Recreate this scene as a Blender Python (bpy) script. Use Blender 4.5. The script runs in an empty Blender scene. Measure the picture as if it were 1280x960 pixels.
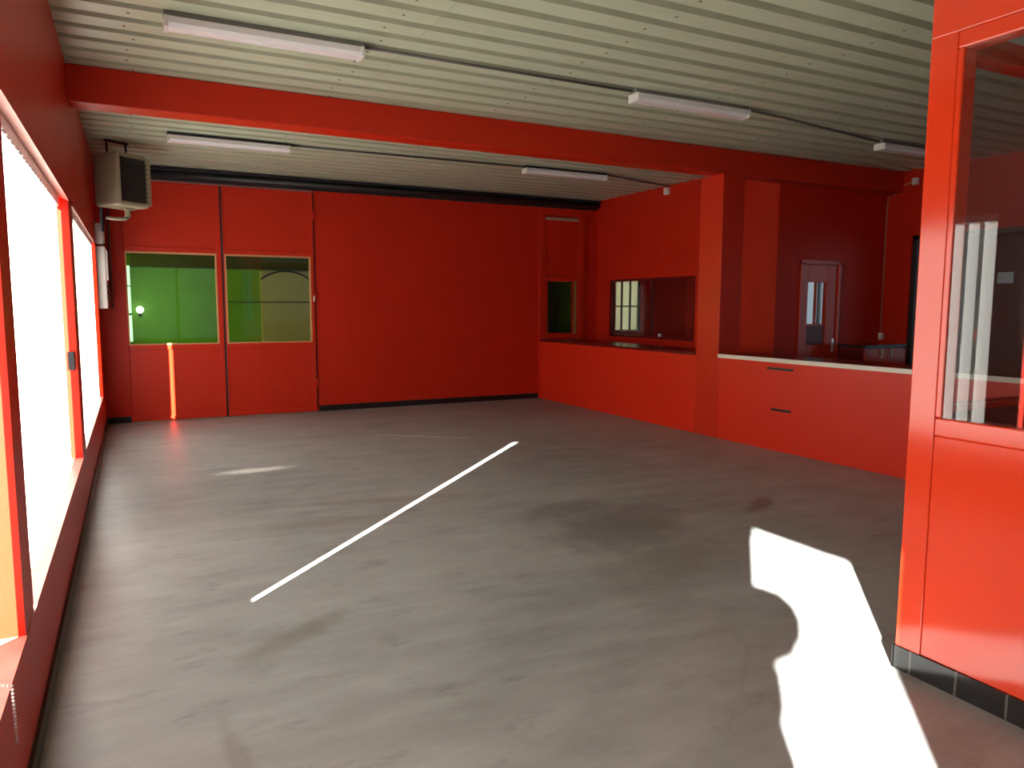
import bpy, bmesh, math, random
from mathutils import Vector, Matrix
random.seed(7)
SC = bpy.context.scene
COL = SC.collection
PI = math.pi

# ------------------------------------------------------------------ mesh helpers
class MB:
    def __init__(s): s.v = []; s.f = []; s.m = []; s.sm = []
    def add(s, vs, fs, mi=0, smooth=False):
        o = len(s.v); s.v += [tuple(v) for v in vs]
        for f in fs: s.f.append([i + o for i in f]); s.m.append(mi); s.sm.append(smooth)
        return s
    def box(s, x0, x1, y0, y1, z0, z1, mi=0):
        vs = [(x, y, z) for z in (z0, z1) for y in (y0, y1) for x in (x0, x1)]
        return s.add(vs, [(0,2,3,1),(4,5,7,6),(0,1,5,4),(2,6,7,3),(0,4,6,2),(1,3,7,5)], mi)
    def rbox(s, x0, x1, y0, y1, z0, z1, r=0.01, seg=2, mi=0):
        bm = bmesh.new(); bmesh.ops.create_cube(bm, size=1)
        for v in bm.verts:
            v.co = Vector(((x0+x1)/2+v.co.x*(x1-x0), (y0+y1)/2+v.co.y*(y1-y0), (z0+z1)/2+v.co.z*(z1-z0)))
        bmesh.ops.bevel(bm, geom=bm.edges[:], offset=r, segments=seg, affect='EDGES', profile=0.5)
        bm.verts.index_update()
        s.add([v.co[:] for v in bm.verts], [[v.index for v in f.verts] for f in bm.faces], mi)
        bm.free(); return s
    def prism(s, pts, z0, z1, mi=0):
        # pts counter-clockwise outline in x,y
        n = len(pts)
        vs = [(p[0], p[1], z0) for p in pts] + [(p[0], p[1], z1) for p in pts]
        fs = [tuple(range(n-1, -1, -1)), tuple(range(n, 2*n))] + [(i, (i+1) % n, n+(i+1) % n, n+i) for i in range(n)]
        return s.add(vs, fs, mi)
    def tube(s, pts, r, n=10, mi=0, caps=True):
        pts = [Vector(p) for p in pts]; rings = []
        up = Vector((0.13, 0.21, 0.97)).normalized()
        for i, p in enumerate(pts):
            a = pts[max(i-1, 0)]; b = pts[min(i+1, len(pts)-1)]
            t = (b-a).normalized()
            if abs(t.dot(up)) > 0.95: u = t.cross(Vector((1, 0.2, 0))).normalized()
            else: u = t.cross(up).normalized()
            w = t.cross(u)
            rings.append([p + (u*math.cos(2*PI*k/n) + w*math.sin(2*PI*k/n))*r for k in range(n)])
        vs = [q for g in rings for q in g]; fs = []
        for i in range(len(pts)-1):
            for k in range(n): fs.append((i*n+k, i*n+(k+1) % n, (i+1)*n+(k+1) % n, (i+1)*n+k))
        if caps: fs.append(tuple(range(n-1, -1, -1))); fs.append(tuple((len(pts)-1)*n+k for k in range(n)))
        return s.add(vs, fs, mi, True)
    def ball(s, c, r, seg=10, rings=6, mi=0, sc=(1, 1, 1)):
        vs = [(c[0], c[1], c[2]+r*sc[2])]; fs = []
        for i in range(1, rings):
            th = PI*i/rings
            for k in range(seg):
                ph = 2*PI*k/seg
                vs.append((c[0]+r*sc[0]*math.sin(th)*math.cos(ph), c[1]+r*sc[1]*math.sin(th)*math.sin(ph), c[2]+r*sc[2]*math.cos(th)))
        vs.append((c[0], c[1], c[2]-r*sc[2])); last = len(vs)-1
        for k in range(seg): fs.append((0, 1+k, 1+(k+1) % seg))
        for i in range(rings-2):
            for k in range(seg):
                a = 1+i*seg; fs.append((a+k, a+seg+k, a+seg+(k+1) % seg, a+(k+1) % seg))
        a = 1+(rings-2)*seg
        for k in range(seg): fs.append((a+k, last, a+(k+1) % seg))
        return s.add(vs, fs, mi, True)
    def build(s, name, mats, parent=None, loc=None, kind=None, bevel=0):
        me = bpy.data.meshes.new(name); me.from_pydata(s.v, [], s.f)
        for m in (mats if isinstance(mats, (list, tuple)) else [mats]): me.materials.append(m)
        for p, mi, sm in zip(me.polygons, s.m, s.sm): p.material_index = mi; p.use_smooth = sm
        me.update()
        bm = bmesh.new(); bm.from_mesh(me); bmesh.ops.recalc_face_normals(bm, faces=bm.faces[:]); bm.to_mesh(me); bm.free()
        o = bpy.data.objects.new(name, me); COL.objects.link(o)
        if parent is not None: o.parent = parent
        if loc is not None: o.location = loc
        if kind: o['kind'] = kind
        if bevel:
            b = o.modifiers.new('edge', 'BEVEL'); b.width = bevel; b.segments = 2; b.limit_method = 'ANGLE'; b.angle_limit = math.radians(40)
        return o

def thing(name, label, cat, loc=(0, 0, 0), rz=0, group=None):
    o = bpy.data.objects.new(name, None); COL.objects.link(o)
    o.location = loc; o.rotation_euler = (0, 0, rz); o.empty_display_size = .1
    return tag(o, label, cat, group)
def tag(o, label, cat, group=None):
    o['label'] = label; o['category'] = cat
    if group: o['group'] = group
    return o
def struct(name, loc=(0, 0, 0)):
    o = bpy.data.objects.new(name, None); COL.objects.link(o); o.location = loc; o['kind'] = 'structure'; o.empty_display_size = .1
    return o

# ------------------------------------------------------------------ materials
def newmat(name):
    m = bpy.data.materials.new(name); m.use_nodes = True
    nt = m.node_tree; b = nt.nodes['Principled BSDF']
    return m, nt, b
def N(nt, t, **kw):
    n = nt.nodes.new(t)
    for k, v in kw.items():
        if k.startswith('i_'):
            key = k[2:]; key = int(key) if key.isdigit() else key
            n.inputs[key].default_value = v
        else: setattr(n, k, v)
    return n
def simple(name, col, rough=.5, metal=0, spec=.5, var=0.0, scale=6, bump=0, bscale=60, coat=0):
    m, nt, b = newmat(name)
    b.inputs['Base Color'].default_value = (*col, 1); b.inputs['Roughness'].default_value = rough
    b.inputs['Metallic'].default_value = metal; b.inputs['Specular IOR Level'].default_value = spec
    if coat: b.inputs['Coat Weight'].default_value = coat; b.inputs['Coat Roughness'].default_value = .08
    tc = N(nt, 'ShaderNodeTexCoord')
    if var:
        no = N(nt, 'ShaderNodeTexNoise'); no.inputs['Scale'].default_value = scale; no.inputs['Detail'].default_value = 5
        nt.links.new(tc.outputs['Object'], no.inputs['Vector'])
        mx = N(nt, 'ShaderNodeMix', data_type='RGBA')
        mx.inputs['A'].default_value = (*[c*(1-var) for c in col], 1); mx.inputs['B'].default_value = (*[min(1, c*(1+var)) for c in col], 1)
        nt.links.new(no.outputs['Fac'], mx.inputs['Factor']); nt.links.new(mx.outputs['Result'], b.inputs['Base Color'])
    if bump:
        n2 = N(nt, 'ShaderNodeTexNoise'); n2.inputs['Scale'].default_value = bscale; n2.inputs['Detail'].default_value = 3
        nt.links.new(tc.outputs['Object'], n2.inputs['Vector'])
        bp = N(nt, 'ShaderNodeBump'); bp.inputs['Strength'].default_value = bump; bp.inputs['Distance'].default_value = .004
        nt.links.new(n2.outputs['Fac'], bp.inputs['Height']); nt.links.new(bp.outputs['Normal'], b.inputs['Normal'])
    return m

RED = (.53, .019, .005)
M_wall = simple('red wall paint', RED, .42, spec=.25, var=.10, scale=2.5, bump=.12, bscale=90)
M_gloss = simple('red gloss paint', (.64, .042, .010), .13, spec=.65, var=.05, scale=3)
M_counter = simple('red counter laminate', (.64, .024, .007), .33, spec=.3, var=.05, scale=2, bump=.03, bscale=30)
M_steel = simple('red steel paint', (.54, .021, .005), .36, spec=.3, var=.08, scale=4)
M_darkred = simple('dark red lacquer', (.13, .006, .006), .25, spec=.5)
M_black = simple('black skirting', (.012, .011, .012), .30)
M_dark = simple('dark grey steel', (.03, .028, .032), .42, metal=.3)
M_gap = simple('dark gap', (.02, .004, .006), .6)
M_white = simple('white plastic', (.66, .62, .60), .35)
M_diff = simple('lamp diffuser', (.77, .74, .77), .25)
M_beige = simple('beige enamel', (.33, .29, .205), .40, var=.06)
M_nosing = simple('pale edge strip', (.72, .66, .58), .30)
M_grey = simple('light grey paint', (.50, .50, .48), .5)
M_greydark = simple('charcoal grey wall', (.20, .20, .21), .5)
M_greenA = simple('green wall paint', (.11, .31, .03), .5, var=.25, scale=2)
M_greenD = simple('dark green paint', (.02, .05, .02), .5)
M_cream = simple('cream door paint', (.50, .40, .22), .5, var=.08)
M_bare = simple('bare wood edge', (.62, .27, .12), .5, var=.2, scale=12)
M_sill = simple('chalky red sill', (.60, .30, .25), .5, var=.35, scale=14)
M_ground = simple('pale yard paving', (.34, .33, .30), .8, var=.1)
M_leaf = simple('shrub leaves', (.03, .09, .02), .6, var=.4, scale=20)
M_terra = simple('terracotta', (.40, .16, .08), .7, var=.1)
M_blueplate = simple('pale blue plate', (.45, .58, .70), .4)
M_blackglass = simple('smoked black glass', (.02, .02, .022), .12)
M_chrome = simple('brushed metal', (.6, .58, .55), .3, metal=1)

def mat_glass(name, tint=(1, 1, 1), refl=1.0):
    m = bpy.data.materials.new(name); m.use_nodes = True; nt = m.node_tree
    nt.nodes.remove(nt.nodes['Principled BSDF']); out = nt.nodes['Material Output']
    t = N(nt, 'ShaderNodeBsdfTransparent'); t.inputs['Color'].default_value = (*tint, 1)
    g = N(nt, 'ShaderNodeBsdfGlossy'); g.inputs['Roughness'].default_value = 0.01; g.inputs['Color'].default_value = (refl, refl, refl, 1)
    lw = N(nt, 'ShaderNodeLayerWeight'); lw.inputs['Blend'].default_value = .5; pw = N(nt, 'ShaderNodeMath', operation='POWER'); pw.inputs[1].default_value = 5
    nt.links.new(lw.outputs['Facing'], pw.inputs[0])
    fr = N(nt, 'ShaderNodeMapRange'); fr.inputs['To Min'].default_value = .07; fr.inputs['To Max'].default_value = 1.0; nt.links.new(pw.outputs[0], fr.inputs[0])
    mx = N(nt, 'ShaderNodeMixShader')
    nt.links.new(fr.outputs[0], mx.inputs[0]); nt.links.new(t.outputs[0], mx.inputs[1]); nt.links.new(g.outputs[0], mx.inputs[2])
    nt.links.new(mx.outputs[0], out.inputs['Surface'])
    return m
M_glass = mat_glass('clear pane', (.94, .96, .95))
M_glassgrey = mat_glass('tinted pane', (.55, .56, .56))
def mat_translucent(name, col, tcol, fac=.5):
    m = bpy.data.materials.new(name); m.use_nodes = True; nt = m.node_tree
    nt.nodes.remove(nt.nodes['Principled BSDF']); out = nt.nodes['Material Output']
    d = N(nt, 'ShaderNodeBsdfDiffuse'); d.inputs['Color'].default_value = (*col, 1)
    t = N(nt, 'ShaderNodeBsdfTranslucent'); t.inputs['Color'].default_value = (*tcol, 1)
    mx = N(nt, 'ShaderNodeMixShader'); mx.inputs[0].default_value = fac
    nt.links.new(d.outputs[0], mx.inputs[1]); nt.links.new(t.outputs[0], mx.inputs[2]); nt.links.new(mx.outputs[0], out.inputs['Surface'])
    return m
M_blind = mat_translucent('white blind fabric', (.85, .85, .83), (.335, .335, .325), .50)
M_frost = mat_translucent('frosted pane', (.5, .6, .5), (.17, .25, .06), .6)
M_frostblue = mat_translucent('frosted blue pane', (.5, .6, .7), (.60, .70, .82), .6)
M_slit = mat_translucent('bright green pane', (.5, .8, .5), (.55, .95, .60), .75)
M_opal = mat_translucent('opal added-window glass', (.7, .72, .75), (.022, .024, .028), .30)
M_curtain = mat_translucent('cream net curtain', (.75, .68, .45), (.80, .70, .42), .6)
def mat_emit(name, col, st):
    m, nt, b = newmat(name); b.inputs['Base Color'].default_value = (*col, 1)
    b.inputs['Emission Color'].default_value = (*col, 1); b.inputs['Emission Strength'].default_value = st
    return m
M_lamp = mat_emit('lit globe', (1, .97, .9), 6)

def mat_ceiling():
    m, nt, b = newmat('corrugated sheet'); b.inputs['Roughness'].default_value = .36; b.inputs['Specular IOR Level'].default_value = .4
    tc = N(nt, 'ShaderNodeTexCoord')
    mp = N(nt, 'ShaderNodeMapping'); mp.inputs['Scale'].default_value = (.5, 3, 1)
    no = N(nt, 'ShaderNodeTexNoise'); no.inputs['Scale'].default_value = 2.2; no.inputs['Detail'].default_value = 5
    nt.links.new(tc.outputs['Object'], mp.inputs[0]); nt.links.new(mp.outputs[0], no.inputs['Vector'])
    r = N(nt, 'ShaderNodeValToRGB'); r.color_ramp.elements[0].position = .3; r.color_ramp.elements[1].position = .7
    r.color_ramp.elements[0].color = (.45, .50, .365, 1); r.color_ramp.elements[1].color = (.53, .58, .435, 1)
    nt.links.new(no.outputs['Fac'], r.inputs[0]); nt.links.new(r.outputs[0], b.inputs['Base Color'])
    return m
M_ceil = mat_ceiling()
M_screw = simple('rusty fastener', (.16, .12, .09), .6)
M_ribside = simple('shaded grimy rib', (.37, .38, .275), .5, var=.2, scale=5)  # darker tone paints rib occlusion into the colour, along with grime

def mat_floor():
    m, nt, b = newmat('worn concrete'); L = nt.links.new
    tc = N(nt, 'ShaderNodeTexCoord'); P = tc.outputs['Object']
    def noise(scale, det=6, rough=.6, sx=1, sy=1, rot=0):
        mp = N(nt, 'ShaderNodeMapping'); mp.inputs['Scale'].default_value = (sx, sy, 1); mp.inputs['Rotation'].default_value = (0, 0, rot)
        n = N(nt, 'ShaderNodeTexNoise'); n.inputs['Scale'].default_value = scale; n.inputs['Detail'].default_value = det; n.inputs['Roughness'].default_value = rough
        L(P, mp.inputs[0]); L(mp.outputs[0], n.inputs['Vector']); return n.outputs['Fac']
    def ramp(f, a, c):
        r = N(nt, 'ShaderNodeMapRange'); r.inputs['From Min'].default_value = a; r.inputs['From Max'].default_value = c; L(f, r.inputs[0]); return r.outputs[0]
    def mixc(f, A, B):
        x = N(nt, 'ShaderNodeMix', data_type='RGBA')
        L(f, x.inputs['Factor'])
        for s, v in (('A', A), ('B', B)):
            if isinstance(v, tuple): x.inputs[s].default_value = (*v, 1)
            else: L(v, x.inputs[s])
        return x.outputs['Result']
    def math_(op, a, c=None):
        x = N(nt, 'ShaderNodeMath', operation=op)
        for i, v in enumerate((a, c)):
            if v is None: continue
            if isinstance(v, (int, float)): x.inputs[i].default_value = v
            else: L(v, x.inputs[i])
        return x.outputs[0]
    base = mixc(ramp(noise(.55, 6, .62), .3, .7), (.200, .207, .203), (.315, .322, .315))
    streak = ramp(noise(1.6, 7, .65, 1, 3.2, math.radians(-24)), .40, .66)
    base = mixc(math_('MULTIPLY', streak, .55), base, (.37, .38, .375))
    grime = ramp(noise(2.6, 8, .7, 1, 2.2, math.radians(15)), .56, .74)
    base = mixc(math_('MULTIPLY', grime, .75), base, (.13, .128, .12))
    # stains with a place and a shape of their own
    def blob(cx, cy, rx, ry, rot, dist=.5):
        mp = N(nt, 'ShaderNodeMapping', vector_type='TEXTURE')
        mp.inputs['Location'].default_value = (cx, cy, 0); mp.inputs['Rotation'].default_value = (0, 0, rot); mp.inputs['Scale'].default_value = (rx, ry, 1)
        L(P, mp.inputs[0])
        ln = N(nt, 'ShaderNodeVectorMath', operation='LENGTH'); 
        mz = N(nt, 'ShaderNodeVectorMath', operation='MULTIPLY'); mz.inputs[1].default_value = (1, 1, 0)
        L(mp.outputs[0], mz.inputs[0]); L(mz.outputs[0], ln.inputs[0])
        s = math_('ADD', ln.outputs['Value'], math_('MULTIPLY', math_('SUBTRACT', noise(4.5, 8, .75), .5), dist*3.2))
        return ramp(s, 1.0, .45)
    for (cx, cy, rx, ry, rot, st, c) in STAINS:
        base = mixc(math_('MULTIPLY', blob(cx, cy, rx, ry, rot), st), base, c)
    # hairline cracks
    vo = N(nt, 'ShaderNodeTexVoronoi', feature='DISTANCE_TO_EDGE'); vo.inputs['Scale'].default_value = .42
    wn = N(nt, 'ShaderNodeTexNoise'); wn.inputs['Scale'].default_value = 1.8; wn.inputs['Detail'].default_value = 6; L(P, wn.inputs['Vector'])
    ad = N(nt, 'ShaderNodeMix', data_type='VECTOR'); ad.inputs['Factor'].default_value = .18; L(P, ad.inputs['A']); L(wn.outputs['Color'], ad.inputs['B'])
    L(ad.outputs['Result'], vo.inputs['Vector'])
    cr = math_('MULTIPLY', ramp(vo.outputs['Distance'], .006, .001), ramp(noise(.7, 2), .5, .62))
    base = mixc(math_('MULTIPLY', cr, .14), base, (.09, .08, .07))
    L(base, b.inputs['Base Color'])
    L(math_('ADD', math_('MULTIPLY', noise(1.7, 5), .30), .30), b.inputs['Roughness'])
    b.inputs['Specular IOR Level'].default_value = .45
    bp = N(nt, 'ShaderNodeBump'); bp.inputs['Strength'].default_value = .15; bp.inputs['Distance'].default_value = .004
    L(noise(9, 6), bp.inputs['Height']); L(bp.outputs['Normal'], b.inputs['Normal'])
    return m
STAINS = [  # x, y, radii, turn, strength, colour
    (3.40, 4.25, .75, .50, .5, .62, (.10, .10, .092)), (3.25, 4.75, .60, .25, .2, .55, (.11, .11, .10)), (3.3, 3.5, .6, .4, .4, .4, (.14, .14, .13)),
    (4.68, 4.18, .34, .10, .5, .75, (.09, .08, .075)),
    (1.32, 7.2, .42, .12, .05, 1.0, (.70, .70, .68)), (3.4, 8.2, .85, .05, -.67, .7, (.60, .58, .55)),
    (1.0, 3.45, .38, .10, .55, .5, (.15, .135, .115)), (.62, 2.55, .05, .32, .1, .45, (.16, .14, .125)),
    (2.2, 5.6, 1.3, .10, -.2, .4, (.17, .15, .125)), (1.6, 5.2, .9, .12, -.15, .35, (.18, .16, .13)),
    (3.0, 3.4, .6, .3, .3, .35, (.18, .17, .15)), (2.2, 2.2, .8, .25, .7, .30, (.40, .39, .37))]
M_floor = mat_floor()

def mat_tile():
    m, nt, b = newmat('black skirting tile'); b.inputs['Roughness'].default_value = .15
    tc = N(nt, 'ShaderNodeTexCoord'); sp = N(nt, 'ShaderNodeSeparateXYZ'); nt.links.new(tc.outputs['Object'], sp.inputs[0])
    a = N(nt, 'ShaderNodeMath', operation='DIVIDE'); a.inputs[1].default_value = .195; nt.links.new(sp.outputs['Y'], a.inputs[0])
    o = N(nt, 'ShaderNodeMath', operation='ADD'); o.inputs[1].default_value = 100.30; nt.links.new(a.outputs[0], o.inputs[0])
    f = N(nt, 'ShaderNodeMath', operation='FRACT'); nt.links.new(o.outputs[0], f.inputs[0])
    c = N(nt, 'ShaderNodeMath', operation='LESS_THAN'); c.inputs[1].default_value = .045; nt.links.new(f.outputs[0], c.inputs[0])
    mx = N(nt, 'ShaderNodeMix', data_type='RGBA'); mx.inputs['A'].default_value = (.010, .009, .009, 1); mx.inputs['B'].default_value = (.10, .09, .085, 1)
    nt.links.new(c.outputs[0], mx.inputs['Factor']); nt.links.new(mx.outputs['Result'], b.inputs['Base Color'])
    return m
M_tile = mat_tile()

# ------------------------------------------------------------------ key dimensions (metres)
ZC = 3.33; ZT = 3.42; D = 10.87; YR = -3.5          # ceiling, wall tops, back wall, rear wall
XR = 7.55; YW = 6.82; XS = 9.55; XE = 12.0          # right wall, screen wall behind the counter, far side wall
SILL, HEAD = .452, 2.265
XP, YP = 3.23, 1.97                                 # office partition face and its end

# ------------------------------------------------------------------ shell
f = MB(); f.box(-.25, XE+.1, YR-.1, 14.7, -.12, 0); f.build('floor', M_floor, kind='structure')

def ceiling():
    mb = MB(); pit = .25; x0, x1 = 0.0, XE
    prof = []; y = YR - .02; k = 0
    while y < D:
        prof += [(y, ZC, 0), (y+.162, ZC, 1), (y+.180, ZC+.042, 1), (y+.232, ZC+.042, 1)]; y += pit
    prof.append((y, ZC, 0))
    n = 0
    xs = [x0, x1]
    for (a, b) in zip(prof[:-1], prof[1:]):
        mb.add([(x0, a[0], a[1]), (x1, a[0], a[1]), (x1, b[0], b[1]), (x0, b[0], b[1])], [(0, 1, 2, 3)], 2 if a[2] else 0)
    # roof slab over the sheet, and the fasteners pressed through each pan
    mb.box(-.25, XE+.1, YR-.1, 11.0, ZC+.045, ZC+.16, 0)
    y = YR - .02
    while y < D:
        for x in (.42, 1.92, 3.42, 4.92, 6.42, 7.92, 9.42):
            mb.ball((x+.03*math.sin(y*9), y+.08, ZC-.001), .011, 8, 4, 1, (1, 1, .35))
        y += pit
    # lapped sheet ends
    for x in (2.15, 4.6, 7.0):
        y = YR - .02
        while y < D:
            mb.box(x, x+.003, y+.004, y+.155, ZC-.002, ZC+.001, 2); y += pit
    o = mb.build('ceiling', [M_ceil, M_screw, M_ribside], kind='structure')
ceiling()

# left wall with its three windows (splayed posts)
w = MB()
TH = .17; HO = HEAD + .078                       # wall thickness; the head splays up towards the outside
w.box(-TH, 0, YR, D, 0, SILL); w.box(-TH, 0, YR, D, HO+.03, ZT)
w.add([(-TH, YR, HO), (0, YR, HEAD), (0, YR, HO+.03), (-TH, YR, HO+.03), (-TH, D, HO), (0, D, HEAD), (0, D, HO+.03), (-TH, D, HO+.03)],
      [(0, 1, 2, 3), (7, 6, 5, 4), (0, 4, 5, 1), (1, 5, 6, 2), (2, 6, 7, 3), (3, 7, 4, 0)])
w.box(-TH, 0, YR, -1.515, SILL, HO)
w.prism([(-TH, 2.82), (0, 2.82), (0, 3.05), (-TH, 2.892)], SILL, HEAD+.03)
w.prism([(-TH, 6.03), (0, 6.03), (0, 6.42), (-TH, 6.30)], SILL, HEAD+.03)
w.prism([(-TH, 9.92), (0, 10.06), (0, D), (-TH, D)], SILL, HEAD+.03)
w.build('wall_left', M_wall, kind='structure')
# back wall with openings
w = MB(); y0, y1 = D, D+.13
w.box(-.25, .29, y0, y1, 0, ZT); w.box(.29, 2.725, y0, y1, 3.16, ZT); w.box(2.725, 6.57, y0, y1, 0, ZT)
w.box(6.57, 7.12, y0, y1, 0, 1.09); w.box(6.57, 7.12, y0, y1, 1.96, ZT); w.box(7.12, 7.95, y0, y1, 0, ZT)
w.box(7.95, 8.50, y0, y1, 0, 1.10); w.box(7.95, 8.50, y0, y1, 2.02, ZT); w.box(8.50, XS+.15, y0, y1, 0, ZT)
w.build('wall_back', M_wall, kind='structure')
# right wall (with interior window), screen wall behind the counter, far side wall
w = MB()
w.box(XR, XR+.12, YW+.13, D, 0, 1.04); w.box(XR, XR+.12, YW+.13, D, 1.985, ZT-.05)
w.box(XR, XR+.12, YW+.13, 8.32, 1.04, 1.985); w.box(XR, XR+.12, 10.46, D, 1.04, 1.985)
w.build('wall_right', M_wall, kind='structure')
w = MB(); a, b = YW, YW+.13
w.box(XR, 8.0, a, b, 0, ZT-.05); w.box(8.0, 8.66, a, b, 2.09, ZT-.05); w.box(8.66, XS, a, b, 0, ZT-.05)
w.build('wall_screen', M_wall, kind='structure')
w = MB()
w.box(XS, XS+.15, YR, 1.2, 0, ZT); w.box(XS, XS+.15, 1.2, 6.42, 2.48, ZT); w.box(XS, XS+.15, 6.42, 7.60, 0, ZT)
w.box(XS, XS+.15, 7.60, 8.25, 0, 1.0); w.box(XS, XS+.15, 7.60, 8.25, 2.1, ZT); w.box(XS, XS+.15, 8.25, D, 0, ZT)
w.build('wall_side', M_wall, kind='structure')
w = MB(); w.box(-.25, XE, YR-.1, YR, 0, .45); w.box(-.25, XE, YR-.1, YR, 2.75, ZT)
for (p_, q_) in ((-.25, .15), (3.05, 3.5), (5.9, 6.2), (9.3, XE)): w.box(p_, q_, YR-.1, YR, .45, 2.75)
w.build('wall_rear', M_wall, kind='structure')
for k_, (p_, q_) in enumerate(((.15, 3.05), (3.5, 5.9), (6.2, 9.3))):  # unseen windows, added to bring in daylight from behind the camera
    r = struct('window_%d' % (11+k_))
    q = MB(); q.box(p_, q_, YR-.09, YR-.04, .45, .50); q.box(p_, q_, YR-.09, YR-.04, 2.70, 2.75)
    for e in (p_, (p_+q_)/2-.025, q_-.05): q.box(e, e+.05, YR-.09, YR-.04, .50, 2.70)
    q.build('window_frame', M_steel, r)
    q = MB(); q.add([(p_, YR-.065, .45), (q_, YR-.065, .45), (q_, YR-.065, 2.75), (p_, YR-.065, 2.75)], [(0, 1, 2, 3)]); q.build('pane', M_opal, r)
w = MB(); w.box(XE, XE+.1, YR, 1.0, 0, ZT); w.box(XE, XE+.1, 5.2, 7.1, 0, ZT); w.box(XE, XE+.1, 1.0, 5.2, 0, .6); w.box(XE, XE+.1, 1.0, 5.2, 2.9, ZT); w.box(XS+.15, XE, 6.95, 7.1, 0, ZT); w.build('wall_annexe', M_greydark, kind='structure')

r = struct('window_15')  # unseen window, added to give the annexe some bluish daylight
q = MB()
for y in (1.0, 2.4, 3.8, 5.14): q.box(XE+.03, XE+.07, y, y+.06, .6, 2.9)
q.box(XE+.03, XE+.07, 1.0, 5.2, .6, .66); q.box(XE+.03, XE+.07, 1.0, 5.2, 2.84, 2.9); q.build('window_frame', M_dark, r)
q = MB(); q.add([(XE+.08, 1.0, .6), (XE+.08, 5.2, .6), (XE+.08, 5.2, 2.9), (XE+.08, 1.0, 2.9)], [(0, 1, 2, 3)]); q.build('pane', M_frostblue, r)

# office partition and the end wall of that office
w = MB()
w.box(XP+.005, XP+.09, YR, 1.86, .10, 1.03); w.box(XP+.005, XP+.09, YR, -2.2, 1.03, 2.60)
w.box(XP, XP+.10, 1.86, YP, .10, 2.60)                      # end post
w.box(XP, XP+.10, YR, YP, 2.60, ZT-.05)
w.build('wall_partition', M_gloss, kind='structure', bevel=.004)
fr = struct('window_4')
q = MB(); q.box(XP+.001, XP+.085, -2.2, 1.86, 1.03, 1.105); q.box(XP+.001, XP+.085, -2.2, 1.86, 2.535, 2.60)
q.box(XP+.001, XP+.085, 1.835, 1.86, 1.105, 2.535); q.box(XP-.004, XP+.085, .92, .97, 1.105, 2.535); q.box(XP-.004, XP+.085, -2.2, -2.13, 1.105, 2.535)
q.build('window_frame', M_gloss, fr, bevel=.006)
q = MB()
for (ya, yb) in ((-2.13, -1.05), (-1.05, .03), (.03, .92), (.97, 1.835)): q.add([(XP+.067, ya, 1.105), (XP+.012, yb, 1.105), (XP+.012, yb, 2.535), (XP+.067, ya, 2.535)], [(0, 1, 2, 3)])
q.build('pane', M_glass, fr)
w = MB(); w.box(XP+.10, 6.0, YP-.09, YP-.01, 0, 1.12); w.box(XP+.10, 6.0, YP-.09, YP-.01, 2.62, ZT-.05, 1)
w.box(5.95, 6.05, YR, YP-.01, 0, ZT-.05, 1)
w.build('wall_office', [M_darkred, M_grey], kind='structure')
fr = struct('window_5')
q = MB(); q.box(XP+.10, 5.95, YP-.095, YP-.005, 2.535, 2.62); q.box(XP+.10, 5.95, YP-.10, YP, 1.12, 1.14)
q.box(5.87, 5.95, YP-.095, YP-.005, 1.14, 2.535)
q.build('window_frame', M_steel, fr)
q = MB(); q.add([(XP+.10, YP-.05, 1.14), (5.87, YP-.05, 1.14), (5.87, YP-.05, 2.535), (XP+.10, YP-.05, 2.535)], [(0, 1, 2, 3)])
q.build('pane', M_glassgrey, fr)
b = MB(); b.box(XP-.006, XP+.01, YR, YP+.006, 0, .10); b.box(XP-.006, XP+.10, YP, YP+.010, 0, .10)
b.build('baseboard_partition', M_tile, kind='structure')

# skirtings
b = MB(); b.box(0, .014, YR, D, 0, .085); b.build('baseboard_left', M_black, kind='structure')
b = MB(); b.box(.014, .285, D-.012, D, 0, .085); b.box(2.74, 6.40, D-.012, D, 0, .085); b.build('baseboard_back', M_black, kind='structure')

# beam and column
b = MB(); b.box(.0, XS, 6.575, 6.815, 3.055, ZC-.002)
b.build('beam', M_steel, kind='structure', bevel=.008)
b = MB(); b.box(6.437, 6.77, 6.60, 6.985, 0, 3.054); b.build('column', M_steel, kind='structure', bevel=.006)

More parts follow.
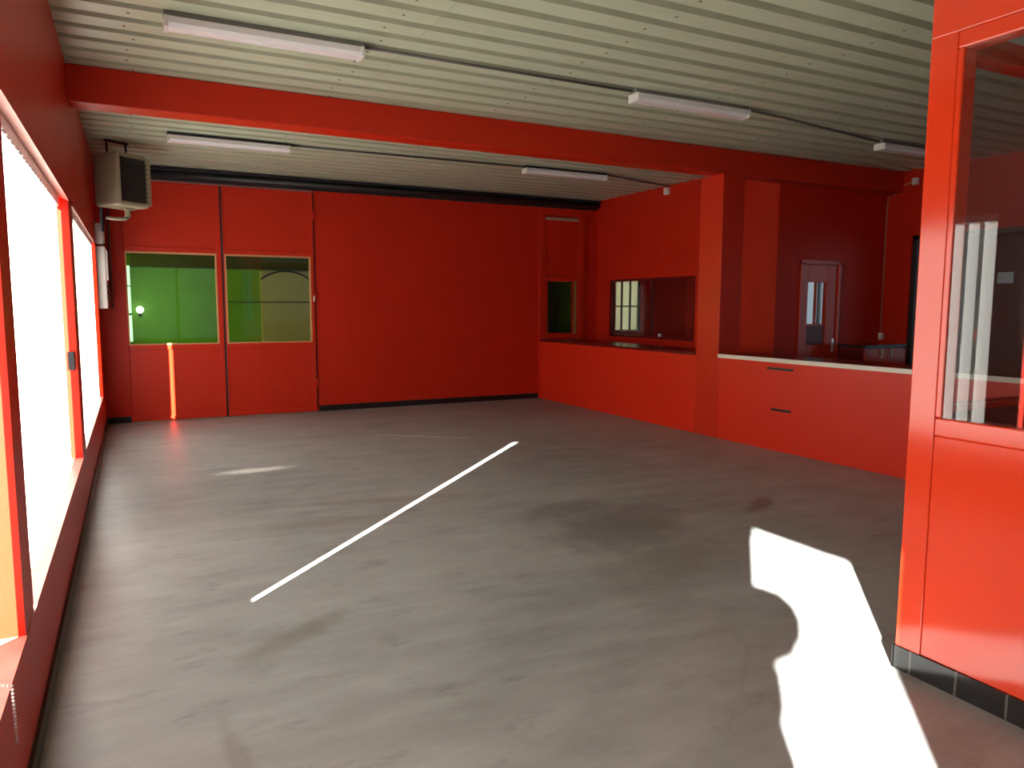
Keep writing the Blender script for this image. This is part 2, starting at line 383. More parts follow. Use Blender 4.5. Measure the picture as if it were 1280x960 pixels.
# ------------------------------------------------------------------ windows of the left wall: glazing and vertical blinds
def left_window(name, y0, y1, n):
    r = struct(name)
    q = MB(); t = .035
    q.box(-.168, -.138, y0, y1, SILL, SILL+t); q.box(-.168, -.138, y0, y1, HO+.0, HO+.02)
    for k in range(n+1):
        y = y0 + (y1-y0-t)*k/n
        q.box(-.168, -.138, y, y+t*.9, SILL+t, HO)
    q.build('window_frame', M_steel, r)
    q = MB(); q.add([(-.153, y0, SILL+t), (-.153, y1, SILL+t), (-.153, y1, HO), (-.153, y0, HO)], [(0, 1, 2, 3)]); q.build('pane', M_glass, r)
    q = MB(); q.add([(-.136, y0+.005, SILL+.001), (0, y0+.005, SILL+.001), (0, y1, SILL+.001), (-.136, y1, SILL+.001), (-.136, y0+.005, SILL+.008), (.004, y0+.005, SILL+.008), (.004, y1, SILL+.008), (-.136, y1, SILL+.008)],
        [(0, 3, 2, 1), (4, 5, 6, 7), (0, 1, 5, 4), (1, 2, 6, 5), (2, 3, 7, 6), (3, 0, 4, 7)])
    q.build('window_sill', M_sill, r)
    q = MB(); ya = max(y0+.005, -1.34) if y0 != 2.845 else 3.05
    e = .003
    q.add([(-.16, ya, HEAD+.16*.078/.17-e*2), (.006, ya, HEAD-e*2), (.006, ya, HEAD-e), (-.16, ya, HEAD+.16*.078/.17-e), (-.16, y1, HEAD+.16*.078/.17-e*2), (.006, y1, HEAD-e*2), (.006, y1, HEAD-e), (-.16, y1, HEAD+.16*.078/.17-e)],
          [(0, 1, 2, 3), (7, 6, 5, 4), (0, 4, 5, 1), (1, 5, 6, 2), (2, 6, 7, 3), (3, 7, 4, 0)])
    q.build('window_head', M_sill, r)
left_window('window_1', -1.55, 2.82, 1); left_window('window_2', 2.845, 6.03, 1); left_window('window_3', 6.34, 9.97, 1)

def slat_mesh():
    w2 = .0635; z0, z1 = 0, -1.742
    vs = []; fs = []; n = 6
    for i in range(n+1):
        u = -1 + 2*i/n; x = .006*(1-u*u)
        vs += [(x, u*w2, z0), (x, u*w2, z1)]
    for i in range(n): fs.append((2*i, 2*i+1, 2*i+3, 2*i+2))
    me = bpy.data.meshes.new('slat'); me.from_pydata(vs, [], fs); me.materials.append(M_blind)
    for p in me.polygons: p.use_smooth = True
    return me
SLAT = slat_mesh()
HOOK = MB().box(-.004, .004, -.008, .008, -.004, .006).build('hanger', M_white)
HOOKM = HOOK.data; bpy.data.objects.remove(HOOK)
def blind(label, y0, y1, ys, bx=-.085):
    t = thing('vertical_blind', label, 'blind', (bx, (y0+y1)/2, HEAD-.02), 0, 'white vertical blinds in the left windows')
    yc = (y0+y1)/2
    MB().rbox(-.022, .022, y0-yc, y1-yc, -.030, 0.054, .004).build('headrail', M_white, t)
    for y in ys:
        s = bpy.data.objects.new('slat', SLAT); COL.objects.link(s); s.parent = t
        s.location = (random.uniform(-.002, .002), y-yc, -.034); s.rotation_euler = (0, 0, math.radians(13+random.uniform(-2, 2)))
        h = bpy.data.objects.new('hanger', HOOKM); COL.objects.link(h); h.parent = s; h.location = (.024, 0, .008)
    return t
def run(a, b, pitch=.117):            # slat centres so that the outer edges sit at a and b
    n = max(2, round((b-a-.124)/pitch)+1); return [a+.062+(b-a-.124)*i/(n-1) for i in range(n)]
tA = blind('white vertical blind in the nearest left window, with a ball chain', -.63, 2.78, run(-.62, 2.737))
blind('long white vertical blind in the middle left window, between the two red posts', 3.06, 6.00, run(3.052, 5.985), -.075)
blind('white vertical blind in the far left window, closest to the unit heater', 6.44, 9.99, run(6.42, 9.955), -.045)
# ball chain of the near blind, hanging over the sill
q = MB()
import itertools
ch0, ch1 = Vector((.02, 2.36, .500)), Vector((.022, 2.36, .335))
for k in range(16):
    p = ch0.lerp(ch1, k/15); q.ball(p + Vector((.085, -(-.63+2.78)/2, -(HEAD-.02))), .0045, 8, 5)
for k in range(9):
    p = Vector((-.06, 2.40, .505)).lerp(ch0, k/8); q.ball(p + Vector((.085, -(-.63+2.78)/2, -(HEAD-.02))), .0045, 8, 5)
pth = [Vector((-.06, 2.40, HEAD-.05)) + Vector((.085, -1.075, -(HEAD-.02))), Vector((-.06, 2.40, .505)) + Vector((.085, -1.075, -(HEAD-.02)))]
q.tube(pth, .0022, 6)
q.build('ball_chain', M_white, tA)
# latch on the post between the middle and far windows
tag(MB().rbox(-.060, -.015, 6.010, 6.03, 1.09, 1.22, .004).build('window_latch', M_dark), 'small dark latch on the sunlit side of the far window post', 'latch')

# ------------------------------------------------------------------ sliding door leaves in the back wall
def leaf(name, x0, x1, sl, sr):
    r = struct(name); yA, yB = D-.03, D+.03
    q = MB()
    q.box(x0, x0+sl, yA, yB, .01, 3.14); q.box(x1-sr, x1, yA, yB, .01, 3.14)
    q.box(x0+sl, x1-sr, yA, yB, 3.09, 3.14); q.box(x0+sl, x1-sr, yA, yB, 2.235, 2.30); q.box(x0+sl, x1-sr, yA, yB, .955, 1.02); q.box(x0+sl, x1-sr, yA, yB, .01, .06)
    q.build('door_frame', M_steel, r, bevel=.004)
    MB().box(x0+sl, x1-sr, yA+.012, yB-.01, 2.30, 3.09).build('upper_panel', M_steel, r)
    q = MB()                                                   # ribbed lower panel
    n = int((x1-x0-sl-sr)/.05); wd = (x1-x0-sl-sr)/n
    for k in range(n): q.box(x0+sl+k*wd+.003, x0+sl+(k+1)*wd-.003, yA+.012, yB-.01, .06, .955)
    q.box(x0+sl, x1-sr, yA+.016, yB-.012, .06, .955); q.build('lower_panel', M_steel, r)
    q = MB(); g = .018                                          # bare bead round the glass
    q.box(x0+sl, x0+sl+g, yA-.004, yB-.02, 1.02, 2.235); q.box(x1-sr-g, x1-sr, yA-.004, yB-.02, 1.02, 2.235); q.box(x0+sl+g, x1-sr-g, yA-.004, yB-.02, 2.213, 2.235); q.box(x0+sl+g, x1-sr-g, yA-.004, yB-.02, 1.02, 1.034)
    q.build('glazing_bead', M_bare, r)
    q = MB(); q.add([(x0+sl+g, D, 1.034), (x1-sr-g, D, 1.034), (x1-sr-g, D, 2.213), (x0+sl+g, D, 2.213)], [(0, 1, 2, 3)]); q.build('pane', M_glass, r)
    return r
leaf('door_1', .2905, 1.464, .010, .062); r = leaf('door_2', 1.492, 2.704, .014, .045)
MB().box(2.684, 2.702, D-.046, D-.0305, 1.60, 1.68).build('door_handle', M_nosing, r)
q = MB()
for z in (.35, 1.62, 2.75): q.tube([(2.714, D-.036, z), (2.714, D-.036, z+.13)], .012, 8)
q.build('hinge', M_steel, r)
MB().box(1.4645, 1.4915, D-.02, D+.02, .01, 3.14).build('trim_1', M_gap, kind='structure')
MB().box(2.7045, 2.7245, D-.01, D+.02, .01, 3.14).build('trim_2', M_gap, kind='structure')
# track above the doors
t = thing('sliding_door_track', 'long dark steel track under the ceiling along the back wall', 'track', (0, 0, 0))
MB().box(.02, 7.52, D-.14, D-.001, 3.285, 3.318).build('track_plate', M_dark, t)
q = MB(); q.tube([(.02, D-.075, 3.235), (7.52, D-.075, 3.235)], .046, 14); q.build('track_pipe', M_dark, t)
MB().box(.02, 7.52, D-.03, D-.001, 3.165, 3.285).build('track_flange', M_dark, t)

# narrow door piece left of the corner, behind the counter
r = struct('door_3')
q = MB(); yA = D-.05
q.box(6.40, 6.50, yA, D-.001, .99, 3.16); q.box(7.16, 7.27, yA, D-.001, .99, 3.16); q.box(6.50, 7.16, yA, D-.001, 3.04, 3.16); q.box(6.50, 7.16, yA+.01, D-.001, 1.96, 2.03); q.box(6.50, 7.16, yA+.01, D-.001, .99, 1.08)
q.box(6.50, 6.56, yA+.015, D-.001, 1.08, 1.96); q.box(7.12, 7.16, yA+.015, D-.001, 1.08, 1.96)
q.build('door_frame', M_steel, r, bevel=.006)
MB().box(6.51, 7.15, yA+.025, yA+.04, 2.04, 2.97).build('upper_panel', M_steel, r)
MB().box(6.51, 7.15, yA+.002, yA+.03, 2.965, 3.005).build('header_strip', M_beige, r)
q = MB(); q.add([(6.56, D-.02, 1.08), (7.12, D-.02, 1.08), (7.12, D-.02, 1.96), (6.56, D-.02, 1.96)], [(0, 1, 2, 3)]); q.build('pane', M_glass, r)
MB().box(7.085, 7.12, D-.03, D-.021, 1.08, 1.96).build('side_bead', simple('olive bead', (.22, .22, .06), .5), r)

# interior window in the right wall
r = struct('window_6')
q = MB(); a, b = XR+.01, XR+.06; t_ = .05
q.box(a, b, 8.32, 10.46, 1.04, 1.04+.04); q.box(a, b, 8.32, 10.46, 1.945, 1.985); q.box(a, b, 8.32, 8.36, 1.08, 1.945); q.box(a, b, 10.42, 10.46, 1.08, 1.945); q.box(a, b, 9.33, 9.37, 1.08, 1.945)
q.build('window_frame', M_darkred, r)
q = MB(); q.add([(XR+.03, 8.36, 1.08), (XR+.03, 10.42, 1.08), (XR+.03, 10.42, 1.945), (XR+.03, 8.36, 1.945)], [(0, 1, 2, 3)]); q.build('pane', M_glass, r)
tag(MB().rbox(XR+.012, XR+.05, 9.11, 9.16, 1.0805, 1.125, .006).build('window_catch', M_white), 'small white catch on the sill of the dark interior window', 'catch')
# room behind it: daylight window with cream curtain and glazing bars
r = struct('window_7')
q = MB()
for x in (7.95, 8.10, 8.28, 8.465): q.box(x, x+.03, D+.02, D+.05, 1.10, 2.02)
for z in (1.10, 1.53, 1.99): q.box(7.95, 8.50, D+.02, D+.05, z, z+.025)
q.build('window_frame', M_dark, r)
q = MB(); q.add([(7.95, D+.08, 1.10), (8.50, D+.08, 1.10), (8.50, D+.08, 2.02), (7.95, D+.08, 2.02)], [(0, 1, 2, 3)]); q.build('pane', M_curtain, r)
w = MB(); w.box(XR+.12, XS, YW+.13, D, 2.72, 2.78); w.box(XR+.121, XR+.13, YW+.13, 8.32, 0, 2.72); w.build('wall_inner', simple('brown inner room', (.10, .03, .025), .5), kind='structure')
r = struct('window_8')
q = MB()
for y in (7.60, 7.90, 8.20): q.box(XS+.05, XS+.09, y, y+.05, 1.0, 2.1)
q.box(XS+.05, XS+.09, 7.6, 8.25, 1.0, 1.05); q.box(XS+.05, XS+.09, 7.6, 8.25, 2.05, 2.1)
q.build('window_frame', M_grey, r)
q = MB(); q.add([(XS+.11, 7.6, 1.0), (XS+.11, 8.25, 1.0), (XS+.11, 8.25, 2.1), (XS+.11, 7.6, 2.1)], [(0, 1, 2, 3)]); q.build('pane', M_frostblue, r)

# glazed door in the screen wall behind the counter
r = struct('door_4')
q = MB(); a, b = YW+.005, YW+.07
q.box(8.0, 8.125, a, b, .01, 2.085); q.box(8.47, 8.655, a, b, .01, 2.085); q.box(8.125, 8.47, a, b, 1.86, 2.085); q.box(8.125, 8.47, a, b, .01, 1.05)
q.build('door_panel', M_gloss, r, bevel=.004)
q = MB(); q.box(7.96, 8.0, YW-.02, YW-.001, 0, 2.13); q.box(8.66, 8.70, YW-.02, YW-.001, 0, 2.13); q.box(7.96, 8.70, YW-.02, YW-.001, 2.095, 2.14); q.build('door_frame', M_gloss, r)
q = MB(); q.box(8.293, 8.300, a+.01, b-.01, 1.30, 1.86); q.box(8.125, 8.47, a+.01, b-.01, 1.30, 1.325); q.build('glazing_bar', M_gloss, r)
MB().box(8.125, 8.47, a+.02, b-.02, 1.05, 1.30).build('kick_panel', M_darkred, r)
q = MB(); q.add([(8.125, YW+.04, 1.325), (8.47, YW+.04, 1.325), (8.47, YW+.04, 1.86), (8.125, YW+.04, 1.86)], [(0, 1, 2, 3)]); q.build('pane', M_glass, r)
q = MB(); q.rbox(8.60, 8.635, YW-.006, YW+.004, .95, 1.13, .003); q.tube([(8.617, YW-.045, 1.06), (8.617, YW-.005, 1.06)], .008, 8); q.tube([(8.617, YW-.045, 1.06), (8.53, YW-.045, 1.06)], .008, 8); q.build('door_handle', M_chrome, r)

# ------------------------------------------------------------------ counter
CX = lambda y: 6.42 + (D-y)*.006 if y > 6.7 else 6.446 + (6.6-y)*.03
def counter_section(name, label, y0, y1, top_mat, edge):
    t = thing(name, label, 'counter', (CX((y0+y1)/2), (y0+y1)/2, 0))
    ox, oy = t.location.x, t.location.y
    def P(x, y): return (x-ox, y-oy)
    a = [P(CX(y0), y0), P(CX(y0)+.05, y0), P(CX(y1)+.05, y1), P(CX(y1), y1)]
    MB().prism(a, 0, .955).build('front_panel', M_counter, t)
    q = MB()
    for y in ((y0, y0+.03), (y1-.03, y1)): q.prism([P(CX(y[0])+.05, y[0]), P(CX(y[0])+.52, y[0]), P(CX(y[1])+.52, y[1]), P(CX(y[1])+.05, y[1])], 0, .955)
    q.prism([P(CX(y0)+.05, y0+.03), P(CX(y0)+.52, y0+.03), P(CX(y1)+.52, y1-.03), P(CX(y1)+.05, y1-.03)], .45, .47)
    q.build('carcass', M_darkred, t)
    return t, P
YA = 6.60
t, P = counter_section('service_counter', 'low red counter wall between the back wall and the column, dark topped', 6.985, D-.002, M_darkred, None)
MB().prism([P(CX(6.985)-.012, 6.985), P(CX(6.985)+.58, 6.985), P(CX(D)+.58, D-.06), P(CX(D)-.012, D-.06)], .956, .990).build('worktop', M_darkred, t)
q = MB(); q.prism([P(CX(D)-.02, D-.05), P(CX(D)+.04, D-.05), P(CX(D)+.04, D-.004), P(CX(D)-.02, D-.004)], 0, .955); q.build('end_post', M_counter, t)
t, P = counter_section('service_counter', 'red counter with two black slots and a pale edged top', 1.6, 6.599, M_darkred, None)
MB().prism([P(CX(1.6)+.012, 1.6), P(CX(1.6)+.60, 1.6), P(CX(6.599)+.60, 6.599), P(CX(6.599)+.012, 6.599)], .956, .992).build('worktop', M_darkred, t)
MB().prism([P(CX(1.6)-.015, 1.6), P(CX(1.6)+.0115, 1.6), P(CX(6.599)+.0115, 6.599), P(CX(6.599)-.015, 6.599)], .953, .995).build('edge_strip', M_nosing, t)
for (ya, yb, z) in ((5.52, 5.87, .872), (5.53, 5.79, .432)):
    q = MB(); ym = (ya+yb)/2
    q.prism([P(CX(ya)-.006, ya), P(CX(ya)+.004, ya), P(CX(yb)+.004, yb), P(CX(yb)-.006, yb)], z, z+.026)
    o = q.build('slot_plate', M_black, t)
    q = MB()
    q.prism([P(CX(ya)-.012, ya), P(CX(ya)-.0061, ya), P(CX(yb)-.0061, yb), P(CX(yb)-.012, yb)], z+.020, z+.026)
    q.build('slot_lip', M_black, o)

# cupboard against the screen wall, behind the counter
t = thing('low_cupboard', 'dark red low cupboard with pale handles behind the counter', 'cupboard', (9.12, YW, 0))
MB().box(-.40, .425, -.40, -.025, .05, 1.02).build('carcass', M_darkred, t)
MB().box(-.38, .41, -.36, -.04, .0, .05).build('plinth', M_black, t)
MB().box(-.41, .428, -.43, -.022, 1.021, 1.055).build('worktop', M_blackglass, t)
for k, x in enumerate((-.395, .015)):
    d = MB().box(x, x+.40, -.420, -.401, .08, 1.0).build('cupboard_door', M_gloss, t)
    q = MB(); hx = x+.30 if k == 0 else x+.08
    q.tube([(hx, -.445, .88), (hx, -.445, 1.0)], .009, 8); q.tube([(hx, -.445, .89), (hx, -.42, .89)], .006, 6); q.tube([(hx, -.445, .99), (hx, -.42, .99)], .006, 6); q.build('handle', M_nosing, d)

# ------------------------------------------------------------------ fluorescent battens
def batten(label, x, y, ln=1.24):
    t = thing('fluorescent_batten', label, 'lamp', (x, y, ZC), 0, 'unlit fluorescent battens on the ceiling')
    h = ln/2
    MB().rbox(-h, h, -.045, .045, -.035, -.0005, .004).build('housing', M_dark if y > 7 else simple('batten housing', (.20, .19, .18), .5), t)
    q = MB(); prof = [(-.062, -.036), (-.066, -.075), (-.045, -.098), (.045, -.098), (.066, -.075), (.062, -.036)]; n = len(prof)
    vs = [(-h+.02, a, b) for a, b in prof] + [(h-.02, a, b) for a, b in prof]
    fs = [tuple(range(n)), tuple(range(2*n-1, n-1, -1))] + [(i, (i+1) % n, n+(i+1) % n, n+i) for i in range(n)]
    q.add(vs, fs); q.build('diffuser', M_diff, t)
    for s in (-1, 1):
        x0 = s*(h-.012)
        MB().rbox(min(x0-.012, x0+.012), max(x0-.012, x0+.012), -.07, .07, -.102, -.034, .005).build('end_cap', M_white, t)
    return t
batten('unlit white batten lamp, leftmost one in front of the red beam', 1.23, 5.19)
batten('unlit white batten lamp in front of the red beam, above the room centre', 4.75, 5.19)
batten('unlit white batten lamp above the counter, partly behind the red post', 8.22, 5.50)
batten('unlit white batten lamp behind the red beam, beside the unit heater', 1.38, 8.66)
batten('unlit white batten lamp behind the red beam, nearest the column', 5.52, 8.56)
def conduit(label, pts, r=.011, m=None, cat='conduit', name='conduit'):
    q = MB(); q.tube(pts, r, 8); return tag(q.build(name, m or M_dark), label, cat)
zc = ZC-.0175
M_cond = simple('grey conduit', (.10, .09, .085), .5)
conduit('thin grey conduit joining the two front ceiling lamps', [(1.86, 5.19, zc), (4.12, 5.19, zc)], .011, M_cond)
conduit('thin grey conduit from the central front lamp to the lamp over the counter', [(5.38, 5.19, zc), (5.9, 5.24, zc), (7.59, 5.50, zc)], .011, M_cond)
conduit('thin dark conduit joining the two lamps behind the beam', [(2.01, 8.66, zc), (4.89, 8.56, zc)], .011, M_dark)
conduit('thin dark conduit from the lamp near the column to the junction box', [(6.15, 8.56, zc), (7.46, 8.9, zc), (7.53, 8.95, zc)], .011, M_dark)
tag(MB().rbox(XR-.05, XR-.001, 8.93, 9.03, 3.20, 3.30, .008).build('junction_box', M_white), 'small white junction box high on the wall above the interior window', 'box')
conduit('short pale cable dropping down the beam right of the column', [(6.70, 6.585, 3.325), (6.70, 6.585, 3.09)], .010, M_cond, 'cable', 'cable')
# conduit on the far side wall with its boxes
M_pc = simple('pinkish conduit', (.45, .15, .10), .5)
conduit('painted conduit running down the side wall behind the counter', [(XS-.014, 6.42, 3.18), (XS-.014, 6.62, 3.14), (XS-.014, 6.66, 3.06), (XS-.014, 6.79, 3.02), (XS-.014, 6.80, 2.8), (XS-.014, 6.80, 1.20)], .010, M_pc)
tag(MB().rbox(XS-.05, XS-.001, 6.36, 6.44, 3.13, 3.22, .008).build('junction_box', M_white), 'small pale junction box at the top of the side wall conduit', 'box')
tag(MB().rbox(XS-.04, XS-.001, 6.75, 6.815, 1.10, 1.19, .006).build('socket_box', M_white), 'small pale socket at the foot of the side wall conduit', 'socket')

# dark annexe beyond the side wall: framed opening
r = struct('window_9')
q = MB(); a, b = XS+.02, XS+.09
for y in (1.2, 2.9, 4.6, 6.36): q.box(a, b, y, y+.06, 0, 2.48)
q.box(a, b, 1.2, 6.42, 2.42, 2.48); q.build('window_frame', M_dark, r)
q = MB(); q.add([(XS+.06, 1.2, 0.0), (XS+.06, 6.42, 0.0), (XS+.06, 6.42, 2.42), (XS+.06, 1.2, 2.42)], [(0, 1, 2, 3)]); q.build('pane', M_glassgrey, r)
tag(MB().rbox(XS+.035, XS+.05, 5.14, 5.32, 1.83, 1.96, .004).build('blue_plate', M_blueplate), 'small pale blue plate on the dark glazing, seen through the office window', 'notice')  # flat pale blue plate just in front of the glazing

# ------------------------------------------------------------------ unit heater, electrical panel, pipes in the far left corner
t = thing('unit_heater', 'beige unit heater with dark louvres hung in the far left corner', 'heater', (.315, 9.38, 2.61), math.radians(40))
W_, D_, H_ = .40, .38, .57
MB().rbox(-W_/2, W_/2, -D_/2, D_/2, 0, H_, .035, 4).build('casing', M_beige, t)
g = MB().box(-W_/2+.035, W_/2-.03, -D_/2-.008, -D_/2+.001, .05, H_-.05).build('louvre_grille', M_dark, t)
q = MB()
for k in range(9):
    z = .075 + k*.05
    q.add([(-W_/2+.04, -D_/2-.010, z), (W_/2-.035, -D_/2-.010, z), (W_/2-.035, -D_/2-.020, z-.014), (-W_/2+.04, -D_/2-.020, z-.014),
           (-W_/2+.04, -D_/2-.010, z+.004), (W_/2-.035, -D_/2-.010, z+.004), (W_/2-.035, -D_/2-.020, z-.010), (-W_/2+.04, -D_/2-.020, z-.010)],
          [(0, 1, 2, 3), (4, 7, 6, 5), (0, 4, 5, 1), (1, 5, 6, 2), (2, 6, 7, 3), (3, 7, 4, 0)])
q.build('louvres', M_dark, g)
q = MB(); q.box(W_/2-.05, W_/2+.012, -D_/2-.012, -D_/2+.004, .03, H_-.03); q.build('grille_edge', M_beige, g)
q = MB(); q.tube([(.03, -.04, -.005), (.03, -.04, -.10)], .030, 12); q.rbox(-.03, .09, -.09, .01, -.022, -.002, .006); q.tube([(.03, -.04, -.10), (-.02, -.06, -.125), (-.12, -.02, -.13), (-.17, .05, -.12)], .018, 10); q.build('pivot_bracket', M_beige, t)
for dx in (-.12, .12): MB().tube([(dx, .05, H_-.002), (dx, .05, ZC-2.61)], .012, 8).build('hanger_rod', M_dark, t)
MB().rbox(-.135, .135, .02, .08, ZC-2.61-.02, ZC-2.61-.001, .004).build('hanger_plate', M_dark, t)
MB().tube([(-.05, D_/2+.03, .30), (-.05, D_/2+.08, .30), (-.05, D_/2+.08, -.25)], .022, 10).build('supply_pipe', M_dark, t)
conduit('vertical brown pipe in the far left corner below the heater', [(.135, D-.05, 2.95), (.135, D-.05, 1.50)], .016, simple('brown pipe', (.20, .06, .05), .5), 'pipe', 'pipe')
t = thing('electrical_panel', 'tall white electrical panel on the left wall below the heater', 'panel', (0, 10.38, 1.50))
MB().rbox(.001, .10, -.20, .20, 0, .74, .012, 3).build('housing', M_white, t)
MB().rbox(.101, .120, -.18, .18, .34, .70, .006).build('cover', M_white, t)
q = MB(); 
for z in (.10, .17, .24): q.rbox(.101, .118, -.15, .15, z, z+.045, .004)
q.build('breaker_row', M_dark, t)
t = thing('meter_box', 'small white box above the electrical panel in the corner', 'box', (0, 10.34, 2.27))
MB().rbox(.001, .085, -.13, .13, 0, .24, .010, 3).build('housing', M_white, t)
MB().rbox(.0855, .094, -.11, .11, .02, .22, .004).build('lid', M_white, t)

# ------------------------------------------------------------------ green room beyond the sliding doors
GY = 14.5
w = MB(); w.box(.05, .16, GY, GY+.12, 0, 3.0); w.box(.16, .345, GY, GY+.12, 0, .88); w.box(.16, .345, GY, GY+.12, 2.22, 3.0); w.box(.345, 7.5, GY, GY+.12, 0, 3.0); w.box(7.4, 7.5, D+.13, GY, 0, 3.0); w.box(5.0, 5.1, D+.13, GY, 0, 3.0); w.build('wall_green', M_greenA, kind='structure')
w = MB(); w.box(.05, .15, D+.13, 11.5, 0, 3.0); w.box(.05, .15, 11.5, 14.1, 0, .85); w.box(.05, .15, 11.5, 14.1, 2.25, 3.0); w.box(.05, .15, 14.1, GY, 0, 3.0); w.build('wall_green_side', M_greenA, kind='structure')
w = MB(); w.box(.05, 7.5, D+.13, GY+.12, 3.0, 3.1); w.build('ceiling_green', M_greenD, kind='structure')
r = struct('window_10')
q = MB()
for y in (11.5, 12.35, 13.2, 14.05): q.box(.08, .13, y, y+.05, .85, 2.25)
q.box(.08, .13, 11.5, 14.1, .85, .90); q.box(.08, .13, 11.5, 14.1, 2.2, 2.25); q.box(.08, .13, 11.5, 14.1, 1.75, 1.78)
q.build('window_frame', M_greenD, r)
q = MB(); q.add([(.10, 11.5, .85), (.10, 14.1, .85), (.10, 14.1, 2.25), (.10, 11.5, 2.25)], [(0, 1, 2, 3)]); q.build('pane', M_frost, r)
r = struct('window_14')
q = MB(); q.box(.16, .345, GY+.02, GY+.06, .88, .90); q.box(.16, .345, GY+.02, GY+.06, 1.36, 1.40); q.box(.16, .345, GY+.02, GY+.06, 1.86, 1.88); q.box(.16, .175, GY+.02, GY+.06, .90, 2.22); q.build('window_frame', M_greenD, r)
q = MB(); q.add([(.16, GY+.07, .88), (.345, GY+.07, .88), (.345, GY+.07, 2.22), (.16, GY+.07, 2.22)], [(0, 1, 2, 3)]); q.build('pane', M_slit, r)
w = MB(); w.box(.36, 7.39, GY-.30, GY-.001, 2.19, 2.45); w.build('beam_green', M_greenD, kind='structure')
r = struct('door_5')
MB().rbox(2.50, 3.75, GY-.06, GY-.002, .01, 2.185, .01).build('door_panel', M_cream, r)
conduit('thin dark pipe across the green wall behind the sliding doors', [(1.9, GY-.08, 1.60), (4.6, GY-.08, 1.60)], .012, M_greenD, 'pipe', 'pipe')
pts = [(2.50+.9*k/14, GY-.09, 2.02+.16*math.sin(PI*(k/14))**.8) for k in range(15)]
conduit('black cable arching over the cream door behind the sliding doors', pts, .018, M_black, 'cable', 'cable')
t = thing('globe_lamp', 'small lit round lamp seen through the left sliding door', 'lamp', (.475, GY-.003, 1.46))
q = MB(); q.ball((0, -.11, 0), .055, 16, 10); q.build('globe', M_lamp, t)
q = MB(); q.tube([(0, -.001, -.09), (0, -.11, -.09), (0, -.11, -.05)], .010, 8); q.rbox(-.03, .03, -.012, -.001, -.12, -.06, .004); q.build('bracket', M_dark, t)

# ------------------------------------------------------------------ outside
g = MB(); g.box(-30, -.26, -30, 40, -.35, -.15); g.box(-.26, 40, 14.75, 40, -.35, -.15); g.box(XE+.12, 40, -30, 14.7, -.35, -.15)
g.build('ground', M_ground, kind='structure')
t = thing('shadow_shrub', 'made-up potted shrub outside the nearest window, shaped to notch the sun patch', 'shrub', (-.62, -.72, -.15))  # unseen stand-in for the person at the camera, added to cast their shadow
q = MB(); n = 20
for (z0_, r0, z1_, r1) in ((0, .20, .40, .27),):
    vs = [(r0*math.cos(2*PI*k/n), r0*math.sin(2*PI*k/n), z0_) for k in range(n)] + [(r1*math.cos(2*PI*k/n), r1*math.sin(2*PI*k/n), z1_) for k in range(n)] + [(r1*.9*math.cos(2*PI*k/n), r1*.9*math.sin(2*PI*k/n), z1_-.04) for k in range(n)]
    fs = [tuple(range(n-1, -1, -1))] + [(k, (k+1) % n, n+(k+1) % n, n+k) for k in range(n)] + [(n+k, n+(k+1) % n, 2*n+(k+1) % n, 2*n+k) for k in range(n)] + [tuple(range(2*n, 3*n))]
    q.add(vs, fs)
q.build('pot', M_terra, t)
q = MB(); q.tube([(0, 0, .35), (.01, .01, 1.0)], .03, 8); q.build('stem', simple('bark', (.12, .08, .05), .8), t)
me = bpy.data.meshes.new('foliage'); bm = bmesh.new()
def lump(c, sx, sy, sz):
    r_ = bmesh.ops.create_icosphere(bm, subdivisions=4, radius=1)
    for v in r_['verts']:
        d = v.co.copy(); k = 1 + .05*math.sin(11*d.x+3)*math.sin(13*d.y+1)*math.sin(12*d.z) + random.uniform(-.02, .02)
        v.co = Vector((c[0]+d.x*sx*k, c[1]+d.y*sy*k, c[2]+d.z*sz*k))
lump((0, 0, 1.15), .40, .575, .95); lump((0, -.42, 2.11), .26, .222, .17); lump((0, 0, 1.75), .34, .48, .45)  # lumps shaped to cast the notch into the sun patch
bm.to_mesh(me); bm.free(); me.materials.append(M_leaf)
for p in me.polygons: p.use_smooth = True
o = bpy.data.objects.new('foliage', me); COL.objects.link(o); o.parent = t

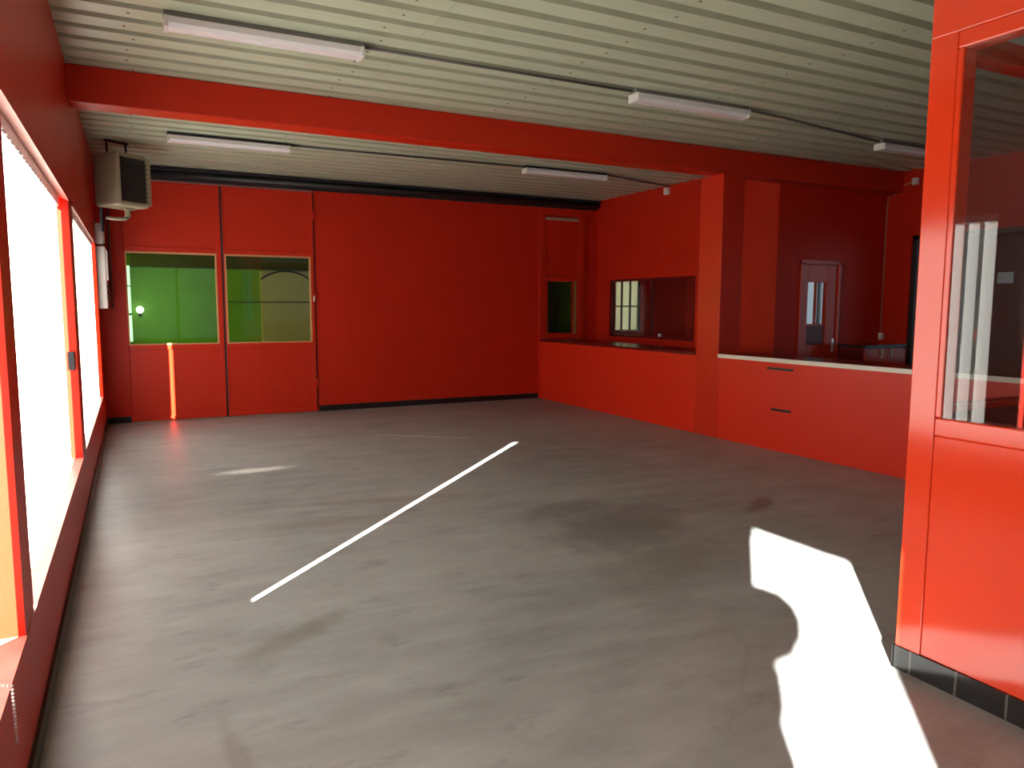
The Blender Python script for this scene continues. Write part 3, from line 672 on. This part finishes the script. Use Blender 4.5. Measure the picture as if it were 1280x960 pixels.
# ------------------------------------------------------------------ light: sun, sky
SUN = 140.0; SKY = 2.0
el = math.atan(.376); dx, dy = .697, .717
d = Vector((dx*math.cos(el), dy*math.cos(el), -math.sin(el)))
L = bpy.data.lights.new('sun', 'SUN'); L.energy = SUN; L.angle = math.radians(.53); L.color = (1, .96, .90)
lo = bpy.data.objects.new('sun', L); COL.objects.link(lo); lo.location = (-8, -8, 8); lo.rotation_euler = d.to_track_quat('-Z', 'Y').to_euler()
Wd = bpy.data.worlds.new('sky'); SC.world = Wd; Wd.use_nodes = True
bg = Wd.node_tree.nodes['Background']
bg.inputs['Color'].default_value = (.80, .90, 1.0, 1); bg.inputs['Strength'].default_value = SKY

# ------------------------------------------------------------------ camera
f_px, yaw, pitch, roll = 924.9, .4719, -.1056, .0029
cam = bpy.data.cameras.new('camera'); co = bpy.data.objects.new('camera', cam); COL.objects.link(co)
cam.sensor_fit = 'HORIZONTAL'; cam.sensor_width = 36; cam.lens = f_px/1280*36; cam.clip_start = .02; cam.clip_end = 200
F = Vector((math.sin(yaw)*math.cos(pitch), math.cos(yaw)*math.cos(pitch), math.sin(pitch)))
R0 = Vector((math.cos(yaw), -math.sin(yaw), 0)); U0 = R0.cross(F)
Rr = R0*math.cos(roll)+U0*math.sin(roll); Ur = U0*math.cos(roll)-R0*math.sin(roll)
co.matrix_world = Matrix(((Rr.x, Ur.x, -F.x, .364), (Rr.y, Ur.y, -F.y, 0), (Rr.z, Ur.z, -F.z, 1.55), (0, 0, 0, 1)))
SC.camera = co

SC.view_settings.view_transform = 'Standard'; SC.view_settings.look = 'None'
SC.view_settings.gamma = 1; SC.view_settings.use_curve_mapping = False
SC.view_settings.exposure = -0.10
cy = SC.cycles; cy.filter_width = 2.2
cy.max_bounces = 10; cy.diffuse_bounces = 6; cy.glossy_bounces = 5; cy.transparent_max_bounces = 16; cy.transmission_bounces = 6
cy.caustics_reflective = False; cy.caustics_refractive = False; cy.use_denoising = True; cy.sample_clamp_indirect = 8
